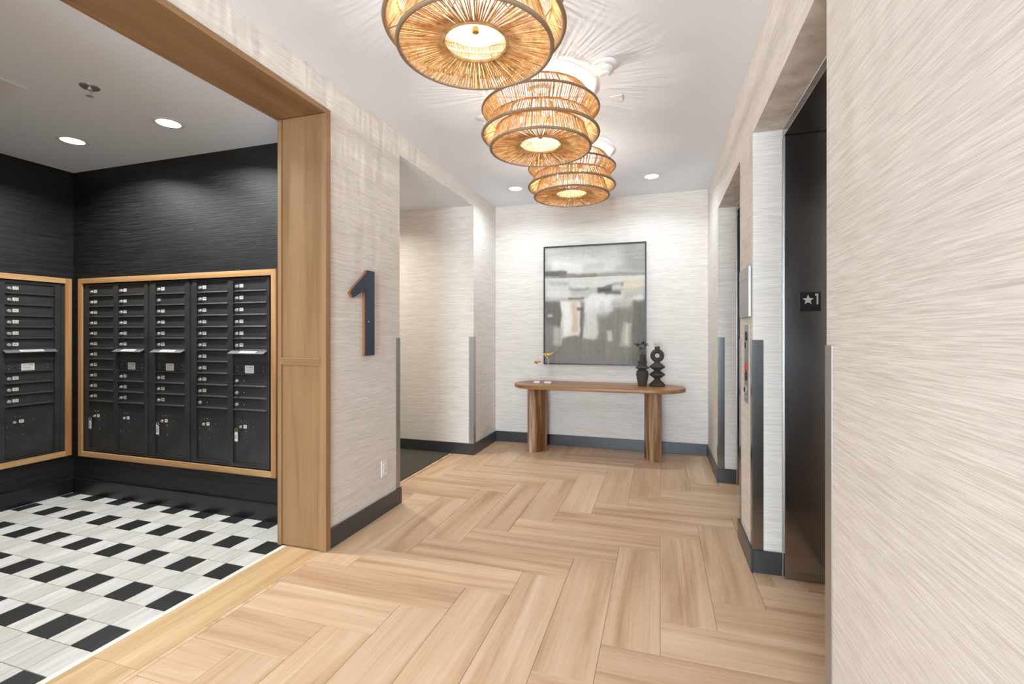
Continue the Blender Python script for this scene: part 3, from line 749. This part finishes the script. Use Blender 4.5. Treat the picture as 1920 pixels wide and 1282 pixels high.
# ------------------------------------------------------------------ pendants
def pendant(x, y, label):
    r = empty('pendant_lamp', (x, y, H), label, 'ceiling lamp', 'woven pendant lamps')
    T_, W1, N1, W2, N2, B_, Hc = (0.275, 2.672), (0.347, 2.589), (0.298, 2.522), (0.347, 2.440), (0.262, 2.472), (0.299, 2.362), (0.125, 2.385)
    rnd = random.Random(11)
    def band(name, p, q, n, rad):
        b = MB()
        for i in range(n):
            a = 2*PI*(i + rnd.uniform(-0.28, 0.28))/n; da = rnd.uniform(-0.35, 0.35)*2*PI/n
            rr = rad*rnd.uniform(0.8, 1.15)
            P = (x + p[0]*math.cos(a), y + p[0]*math.sin(a), p[1]); Q = (x + q[0]*math.cos(a+da), y + q[0]*math.sin(a+da), q[1])
            mid = tuple((s_+t_)/2 + rnd.uniform(-0.0012, 0.0012) for s_, t_ in zip(P, Q))
            b.tube(P, mid, rr, rr, 5); b.tube(mid, Q, rr, rr*0.95, 5)
        o = b.obj(name, M['rope'], r, loc=(x, y, H), smooth=True); o['kind'] = 'stuff'; return o
    band('upper_rope_band', T_, W1, 140, 0.0027)
    band('shoulder_rope_band', W1, N1, 190, 0.0031)
    band('middle_rope_band', N1, W2, 190, 0.0031)
    band('lower_rope_band', N2, B_, 170, 0.0029)
    band('bottom_rope_disc', B_, Hc, 150, 0.0029)
    for (R, z), rad, m_ in ((T_, 0.006, 'rope'), (W1, 0.0075, 'wrap'), (N1, 0.006, 'rope'), (W2, 0.0085, 'wrap'), (N2, 0.006, 'rope'), (B_, 0.0085, 'wrap'), (Hc, 0.0065, 'rope')):
        b = MB(); b.torus(R, rad, (x, y, z), 96, 8); b.obj('hoop', M[m_], r, loc=(x, y, z), smooth=True)
    b = MB()
    for k in range(6):
        a = 2*PI*k/6 + 0.3
        c, s_ = math.cos(a), math.sin(a)
        b.tube((x + W2[0]*c, y + W2[0]*s_, W2[1]), (x + N2[0]*c, y + N2[0]*s_, N2[1]), 0.0025, None, 6)
        b.tube((x + N1[0]*c, y + N1[0]*s_, N1[1]), (x + N2[0]*c, y + N2[0]*s_, N2[1]), 0.0025, None, 6)
        b.tube((x + T_[0]*c, y + T_[0]*s_, T_[1]), (x + 0.03*c, y + 0.03*s_, T_[1]), 0.0025, None, 6)
    b.obj('wire_frame', M['brass'], r)['kind'] = 'stuff'
    b = MB(); b.lathe([(0.065, 0), (0.065, -0.022), (0.058, -0.026)], 32, (x, y, H)); b.obj('canopy', M['white_plastic'], r, smooth=True)
    b = MB(); b.tube((x, y, H - 0.026), (x, y, 2.448), 0.006, None, 10); b.obj('stem', M['brass'], r, smooth=True)
    b = MB(); b.lathe([(0.001, 2.444), (0.120, 2.444), (0.134, 2.449), (0.135, 2.453), (0.132, 2.456), (0.001, 2.456)], 48, (x, y, 0), cap=False); b.obj('diffuser', M['opal'], r, smooth=True)
    b = MB(); b.lathe([(0.011, 2.444), (0.0125, 2.441), (0.0125, 2.426), (0.010, 2.424)], 20, (x, y, 0)); b.obj('finial', M['brass'], r, smooth=True)
    for a in (PI + 0.30, -PI/3 + 0.30, PI/3 + 0.30):
        px, py = x + 0.115*math.cos(a), y + 0.115*math.sin(a)
        b = MB(); b.tube((x + 0.006*math.cos(a), y + 0.006*math.sin(a), 2.585), (px, py, 2.585), 0.004, None, 8); b.lathe([(0.012, 2.595), (0.013, 2.562), (0.009, 2.546)], 16, (px, py, 0)); b.obj('lamp_holder', M['brass'], r)
        b = MB(); b.lathe([(0.0008, 2.515), (0.0034, 2.518), (0.0040, 2.524), (0.0040, 2.548)], 10, (px, py, 0)); b.obj('bulb', M['bulb'], r, smooth=True)
    return r
def copy_tree(o, parent=None):
    c = o.copy(); COL.objects.link(c); c.parent = parent
    for ch in list(o.children): copy_tree(ch, c)
    return c
p1 = pendant(-0.690, 1.724, 'nearest woven rope drum pendant, cut off by the top of the view')
for y, lb in ((2.772, 'middle one of the three woven rope pendants'), (3.820, 'farthest woven rope pendant, nearest the painting')):
    c = copy_tree(p1); c.location = (-0.690, y, H); c['label'] = lb

# ------------------------------------------------------------------ ceiling devices
s = empty('smoke_detector', (-0.292, 2.62, H), 'white smoke detector on the corridor ceiling beside the middle pendant', 'smoke detector')
b = MB(); b.lathe([(0.071, 0), (0.071, -0.010), (0.064, -0.018), (0.048, -0.020)], 36, (-0.292, 2.62, H)); b.obj('mounting_base', M['white_plastic'], s, smooth=True)
b = MB(); b.lathe([(0.046, -0.020), (0.047, -0.036), (0.040, -0.044), (0.033, -0.045), (0.033, -0.058), (0.026, -0.064)], 36, (-0.292, 2.62, H)); b.obj('sensor_head', M['white_plastic'], s, smooth=True)
def sprinkler(x, y, z, label, metal, square=False):
    s = empty('sprinkler', (x, y, z), label, 'sprinkler', 'ceiling sprinklers')
    b = MB()
    if square: b.box(x - 0.09, x + 0.09, y - 0.09, y + 0.09, z - 0.004, z)
    else: b.lathe([(0.042, 0), (0.040, -0.004), (0.022, -0.007)], 28, (x, y, z))
    b.obj('escutcheon', M['white_plastic'] if square else metal, s, smooth=not square)
    b = MB(); b.lathe([(0.011, -0.006), (0.010, -0.018)], 14, (x, y, z)); b.obj('nozzle', M['chrome'], s)
    b = MB()
    for d in (-1, 1):
        b.path([(x + d*0.010, y, z - 0.017), (x + d*0.013, y, z - 0.032), (x + d*0.003, y, z - 0.045)], [0.0022]*3, 6)
    b.obj('yoke', M['chrome'], s)
    b = MB(); b.lathe([(0.017, -0.046), (0.017, -0.0475)], 16, (x, y, z)); b.obj('deflector', M['chrome'], s)
sprinkler(-2.788, 1.665, HM, 'small chrome sprinkler head on the mail room ceiling', M['steel_lt'])
sprinkler(-3.20, 1.49, HM, 'sprinkler on a square white plate at the left edge of the view', M['steel_lt'], True)
sprinkler(-1.155, 3.02, H, 'white sprinkler half hidden left of the middle pendant', M['white_plastic'])
b = MB().box(-0.300, -0.225, 2.975, 3.045, H - 0.006, H); o = b.obj('ceiling_cover_plate', M['white_plastic'], bevel=0.002); tag(o, 'small square cover plate on the ceiling right of the middle pendant', 'cover plate')

# ------------------------------------------------------------------ console table
def table():
    zt = 0.725; cy = 4.853; hy = 0.292; x0, x1 = -1.480, 0.236
    r = empty('console_table', ((x0+x1)/2, cy, 0), 'long oval ended wooden console table against the end wall', 'table')
    pl = []
    n = 22
    for i in range(n+1):
        a = -PI/2 + PI*i/n; pl.append((x1 - hy + hy*math.cos(a), cy + hy*math.sin(a)))
    for i in range(n+1):
        a = PI/2 + PI*i/n; pl.append((x0 + hy + hy*math.cos(a), cy + hy*math.sin(a)))
    b = MB(); b.prism(pl, zt - 0.038, zt); b.obj('table_top', M['walnut'], r, smooth=True, bevel=0.012, seg=4)
    # legs: D shaped columns, flat side outwards
    for sgn, xf in ((1, -1.330), (-1, 0.011)):
        yc, ly, dp = 4.965, 0.180, 0.165
        poly = [(xf, yc - ly)]
        for i in range(1, 24):
            a = -PI/2 + PI*i/24
            poly.append((xf + sgn*dp*math.cos(a), yc + ly*math.sin(a)))
        poly.append((xf, yc + ly))
        b = MB(); b.prism(poly, 0.0005, zt - 0.0385); b.obj('leg', M['leg'], r, smooth=True)
    return r
table()

# ------------------------------------------------------------------ objects on the table
ZT = 0.7255
vx, vy = -0.171, 4.88
K = 1/10.68/185.0
s = empty('narrow_vase', (vx, vy, ZT), 'dark clay urn vase with a flared collar and black dried blossoms', 'vase')
prof = [(78, 1105), (82, 1090), (95, 1010), (118, 890), (120, 865), (114, 830), (98, 805), (78, 790), (74, 780), (105, 765), (137, 748), (137, 742), (110, 720), (74, 700), (70, 685), (82, 650), (92, 625), (91, 618), (78, 616), (60, 640)]
b = MB(); b.lathe([(q*K, ZT + (1105 - z)*K) for q, z in prof], 40, (vx, vy, 0)); b.obj('body', M['vase'], s, smooth=True)
b = MB(); b.lathe([(50*K, ZT + (1105-640)*K), (52*K, ZT + (1105-500)*K), (52*K, ZT + (1105-492)*K), (44*K, ZT + (1105-490)*K)], 28, (vx, vy, 0)); b.obj('neck', M['vase'], s, smooth=True)
s2 = empty('dried_flowers', (vx, vy, ZT + 0.26), 'bunch of black dried blossoms in the urn vase', 'dried flowers')
rn = random.Random(5); st = MB(); fb = MB()
for (tx, tz, ns, sp) in ((-0.052, 0.407, 26, 0.020), (0.012, 0.425, 30, 0.022), (-0.018, 0.372, 14, 0.012), (0.028, 0.405, 10, 0.012)):
    for k in range(3):
        dx, dy, dz = rn.uniform(-sp, sp), rn.uniform(-0.02, 0.02), rn.uniform(-0.01, 0.01)
        st.path([(vx + rn.uniform(-.012, .012), vy, ZT + 0.310), (vx + tx*0.45, vy + dy*0.5, ZT + 0.345), (vx + tx + dx, vy + dy, ZT + tz + dz)], [0.0012, 0.001, 0.0008], 5)
    for k in range(ns):
        fb.sphere((vx + tx + rn.gauss(0, sp*0.6), vy + rn.gauss(0, 0.010), ZT + tz + rn.gauss(0, sp*0.4)), rn.uniform(0.003, 0.0062), 6)
st.obj('stem', M['seed'], s2); fb.obj('blossoms', M['seed'], s2)['kind'] = 'stuff'
ux, uy = -0.030, 4.93
s = empty('stacked_vase', (ux, uy, ZT), 'dark clay sculptural vase with stacked discs and a ring at its top', 'vase')
prof = [(146, 1102), (152, 1092), (150, 1075), (120, 1040), (75, 1000), (56, 975), (58, 960), (90, 935), (135, 900), (156, 886), (150, 874), (115, 848), (78, 822), (58, 808), (60, 798), (95, 775), (140, 745), (156, 732), (148, 722), (112, 690), (75, 662), (52, 645), (52, 620)]
b = MB(); b.lathe([(q*K, ZT + (1105 - z)*K) for q, z in prof], 40, (ux, uy, 0)); b.obj('body', M['vase'], s, smooth=True)
b = MB(); b.torus(87*K, 43*K, (0, 0, 0), 48, 16, axis='y')
ca, sa = math.cos(0.05), math.sin(0.05)
b.v = [(ux + p*ca - q*sa, uy + p*sa + q*ca, ZT + (1105 - 510)*K + z) for p, q, z in b.v]; b.obj('ring', M['vase'], s, smooth=True)
b = MB(); b.lathe([(48*K, ZT + (1105-400)*K), (47*K, ZT + (1105-345)*K), (52*K, ZT + (1105-336)*K), (40*K, ZT + (1105-336)*K)], 28, (ux, uy, 0)); b.obj('neck', M['vase'], s, smooth=True)
b = MB(); zn = ZT + (1105-340)*K
for k in range(90):
    a = rn.uniform(0, 2*PI); L = rn.uniform(0.045, 0.088); e = rn.uniform(0.15, 1.35)
    dx, dy = math.cos(a)*math.cos(e), math.sin(a)*math.cos(e)
    b.path([(ux + dx*0.006, uy + dy*0.006, zn - 0.004), (ux + dx*L*0.5, uy + dy*L*0.5, zn + L*math.sin(e)*0.6), (ux + dx*L*1.05, uy + dy*L*1.05, zn + L*math.sin(e)*0.85)], [0.0015, 0.0012, 0.0005], 4)
o = b.obj('air_plant', M['airplant']); tag(o, 'pale spiky air plant in the top of the ring vase', 'plant')

def figurine(x, y, hz, label, wings, bw):
    s = empty('bird_figurine', (x, y, ZT), label, 'figurine', 'gilded birds on clear stands')
    MB().box(x - bw, x + bw, y - 0.028, y + 0.028, ZT, ZT + 0.016).obj('base', M['marble'], s, bevel=0.002)
    b = MB(); b.tube((x, y, ZT + 0.016), (x, y, ZT + hz), 0.0028 if not wings else 0.006, None, 10); b.obj('stand', M['acrylic'], s, smooth=True)
    z = ZT + hz
    b = MB()
    dirx = -1
    pts = [(x + 0.030, y, z + 0.010), (x + 0.018, y, z + 0.008), (x, y, z + 0.002), (x - 0.016, y, z - 0.002), (x - 0.026, y, z + 0.006), (x - 0.034, y, z + 0.004)]
    rs = [0.003, 0.008, 0.013, 0.013, 0.009, 0.003]
    if wings:
        pts = [(x + 0.004, y + 0.02, z + 0.034), (x + 0.004, y + 0.01, z + 0.022), (x - 0.002, y, z + 0.004), (x - 0.004, y - 0.01, z - 0.014), (x - 0.004, y - 0.014, z - 0.024), (x - 0.004, y - 0.022, z - 0.03)]
    b.path(pts, rs, 12)
    for p_, q_ in zip(pts[1:-1], rs[1:-1]): b.sphere(p_, q_, 12)
    b.obj('bird_body', M['gold'], s, smooth=True)
    def wing(poly, th=0.003):
        w_ = MB(); n = len(poly)
        w_.add([(a, b_, c) for a, b_, c in poly] + [(a, b_ + th, c) for a, b_, c in poly],
               [tuple(range(n)), tuple(reversed(range(n, 2*n)))] + [(i, (i+1) % n, n+(i+1) % n, n+i) for i in range(n)])
        w_.obj('wing', M['gold'], s)
    if wings:
        wing([(x + 0.004, y, z + 0.010), (x + 0.020, y, z + 0.030), (x + 0.045, y, z + 0.034), (x + 0.070, y, z + 0.048), (x + 0.056, y, z + 0.026), (x + 0.030, y, z + 0.014), (x + 0.010, y, z - 0.004)])
        wing([(x - 0.006, y, z + 0.010), (x - 0.020, y, z + 0.026), (x - 0.040, y, z + 0.026), (x - 0.062, y, z + 0.038), (x - 0.050, y, z + 0.018), (x - 0.036, y, z + 0.004), (x - 0.030, y, z - 0.010), (x - 0.010, y, z - 0.006)])
    else:
        wing([(x + 0.012, y - 0.01, z + 0.008), (x + 0.034, y - 0.012, z + 0.014), (x + 0.052, y - 0.012, z + 0.002), (x + 0.040, y - 0.012, z + 0.002), (x + 0.022, y - 0.012, z - 0.004), (x + 0.004, y - 0.01, z - 0.002)])
        wing([(x - 0.006, y - 0.01, z), (x + 0.008, y - 0.014, z - 0.012), (x + 0.012, y - 0.014, z - 0.028), (x, y - 0.012, z - 0.016), (x - 0.010, y - 0.01, z - 0.008)])
        wing([(x + 0.002, y + 0.01, z + 0.006), (x + 0.002, y + 0.016, z + 0.026), (x + 0.010, y + 0.014, z + 0.018), (x + 0.012, y + 0.01, z + 0.008)])
figurine(-1.245, 4.86, 0.218, 'small gilded bird with folded wings on a thin clear rod, left one of the pair', False, 0.032)
figurine(-1.128, 4.86, 0.286, 'taller gilded bird with spread wings on a clear stand, right one of the pair', True, 0.036)

# ------------------------------------------------------------------ painting
def painting():
    X0, X1, Z0, Z1 = -1.249, -0.140, 0.903, 2.216
    yf = YB - 0.040
    r = empty('abstract_painting', ((X0+X1)/2, YB, Z0), 'large grey abstract landscape painting in a thin black frame', 'painting')
    fw = 0.014
    for q in ((X0, X1, Z1 - fw, Z1), (X0, X1, Z0, Z0 + fw)): MB().box(q[0], q[1], yf, YB - 0.001, q[2], q[3]).obj('frame_rail', M['black'], r)
    for q in ((X0, X0 + fw), (X1 - fw, X1)): MB().box(q[0], q[1], yf, YB - 0.001, Z0 + fw, Z1 - fw).obj('frame_stile', M['black'], r)
    nu, nv = 200, 240
    rg = np.random.RandomState(3)
    def vnoise(fx, fy, U, V, seed):
        g = np.random.RandomState(seed).rand(64, 64)
        a, b_ = U*fx + 7.3, V*fy + 3.1
        i, j = np.floor(a).astype(int), np.floor(b_).astype(int); fu, fv = a-i, b_-j
        fu, fv = fu*fu*(3-2*fu), fv*fv*(3-2*fv); i %= 63; j %= 63
        return (g[i, j]*(1-fu)*(1-fv) + g[i+1, j]*fu*(1-fv) + g[i, j+1]*(1-fu)*fv + g[i+1, j+1]*fu*fv)
    U, V = np.meshgrid(np.linspace(0, 1, nu+1), np.linspace(0, 1, nv+1), indexing='ij')
    # work in crop pixels: px 280..810, py 105..732 (down)
    PX = 280 + U*530; PY = 732 - V*627
    wob = (vnoise(6, 5, U, V, 1) - .5)*26 + (vnoise(18, 14, U, V, 2) - .5)*14
    wob2 = (vnoise(5, 7, U, V, 4) - .5)*26 + (vnoise(22, 26, U, V, 5) - .5)*10
    hs = vnoise(7, 90, U, V, 6) - .5; vs_ = vnoise(90, 6, U, V, 7) - .5
    img = np.zeros(U.shape + (3,)) ; img[:] = (160, 158, 152)
    def sm(d, s_): return 1/(1 + np.exp(-np.clip(d/s_, -30, 30)))
    def blob(x0, x1, y0, y1, c, s=6, op=1.0, wf=1.0, slope=0.0):
        py = PY + wob2*wf - slope*(PX - (x0+x1)/2); px = PX + wob*wf
        s = s*0.5; m = sm(px - x0, s)*sm(x1 - px, s)*sm(py - y0, s)*sm(y1 - py, s)*op
        img[:] = img*(1 - m[..., None]) + np.array(c)*m[..., None]
    # sky
    blob(200, 900, 60, 262, (176, 174, 168), 10)
    blob(290, 520, 150, 215, (206, 203, 196), 16, .9); blob(330, 640, 175, 240, (222, 219, 212), 14, .9); blob(560, 720, 150, 220, (196, 193, 186), 16, .8)
    blob(690, 830, 100, 240, (146, 146, 138), 22, .8, slope=0.2); blob(280, 420, 100, 140, (192, 189, 183), 14, .8); blob(480, 600, 190, 232, (186, 183, 177), 12, .7)
    # water band and horizon
    blob(200, 900, 262, 330, (206, 203, 194), 4, 1, .15)
    blob(270, 400, 232, 264, (104, 101, 97), 5, .95, .5); blob(360, 560, 248, 266, (128, 124, 119), 4, .85, .4); blob(540, 820, 252, 264, (134, 131, 125), 3, .7, .3)
    blob(270, 820, 266, 269.5, (112, 108, 103), 1.2, .8, .06)
    blob(690, 810, 285, 345, (208, 194, 172), 12, .9); blob(300, 420, 285, 308, (166, 163, 158), 6, .7)
    blob(280, 560, 318, 390, (188, 186, 180), 12, .9); blob(290, 430, 325, 365, (214, 211, 205), 10, .9); blob(420, 520, 318, 332, (146, 143, 138), 4, .8)
    # lower ground
    blob(200, 900, 392, 800, (134, 130, 122), 8, 1, .8)
    blob(280, 370, 392, 520, (108, 105, 98), 12, .8)
    blob(520, 800, 352, 402, (222, 219, 212), 10, .95, 1, -0.10); blob(490, 640, 378, 470, (226, 223, 217), 9, .95); blob(640, 745, 372, 440, (186, 184, 176), 12, .85, 1, -0.2)
    blob(700, 815, 335, 375, (176, 172, 164), 8, .8, 1, -0.35)
    blob(566, 640, 322, 356, (84, 81, 77), 5, .95, .5, -0.1); blob(600, 700, 310, 330, (112, 109, 103), 5, .85, .5, -0.12); blob(600, 690, 346, 364, (98, 95, 90), 5, .8, .5); blob(640, 690, 312, 338, (212, 208, 200), 5, .7, .4, -.2)
    blob(366, 470, 388, 588, (224, 219, 210), 5, .97, .8); blob(430, 458, 390, 570, (196, 168, 138), 7, .7, .5); blob(380, 420, 400, 570, (236, 233, 228), 6, .6, .5)
    blob(410, 495, 376, 384, (92, 88, 82), 3, .8, .3); blob(455, 490, 432, 452, (92, 88, 82), 4, .8, .5)
    blob(486, 566, 440, 600, (212, 209, 202), 7, .93, 1); blob(560, 636, 430, 490, (202, 199, 192), 8, .9)
    blob(474, 488, 440, 600, (108, 104, 99), 4, .8, .5)
    blob(690, 742, 515, 640, (182, 177, 168), 6, .9, .6); blob(712, 726, 525, 630, (212, 198, 180), 4, .8, .3); blob(614, 642, 555, 612, (196, 193, 184), 5, .9, .6)
    blob(322, 380, 530, 626, (186, 183, 176), 7, .85, .8); blob(294, 322, 468, 482, (196, 193, 187), 4, .9, .4); blob(750, 815, 395, 732, (102, 99, 92), 10, .7); blob(380, 470, 600, 732, (132, 129, 122), 10, .6); blob(560, 700, 470, 540, (132, 130, 122), 10, .6)
    up = (PY < 392)[..., None]
    img += np.where(up, hs[..., None]*10, vs_[..., None]*12) + (vnoise(60, 60, U, V, 9) - .5)[..., None]*8
    img = np.clip(img, 0, 255)/255
    lin = np.where(img <= .04045, img/12.92, ((img + .055)/1.055)**2.4)
    xs = X0 + fw + U*(X1 - X0 - 2*fw); zs = Z0 + fw + V*(Z1 - Z0 - 2*fw)
    co = np.stack([xs, np.full_like(xs, yf + 0.012), zs], -1).reshape(-1, 3)
    idx = np.arange((nu+1)*(nv+1)).reshape(nu+1, nv+1)
    fc = np.stack([idx[:-1, :-1], idx[1:, :-1], idx[1:, 1:], idx[:-1, 1:]], -1).reshape(-1, 4)
    me = bpy.data.meshes.new('canvas'); me.from_pydata(co.tolist(), [], fc.tolist())
    at = me.color_attributes.new('paint', 'FLOAT_COLOR', 'POINT')
    at.data.foreach_set('color', np.concatenate([lin.reshape(-1, 3), np.ones(((nu+1)*(nv+1), 1))], 1).astype(np.float32).ravel())
    m = mat('painted_canvas', (.5, .5, .5, 1), 0.7, spec=0.25); t = NT(m); a = t.new('ShaderNodeAttribute', attribute_name='paint'); t.base(a.outputs['Color']); t.bump(t.noise(t.coord(), 500, 2), 0.2, 0.0005)
    me.materials.append(m); link('canvas', me, r)
    MB().box(X0 + fw, X1 - fw, yf + 0.013, YB - 0.002, Z0 + fw, Z1 - fw).obj('backing_board', M['black'], r)
painting()
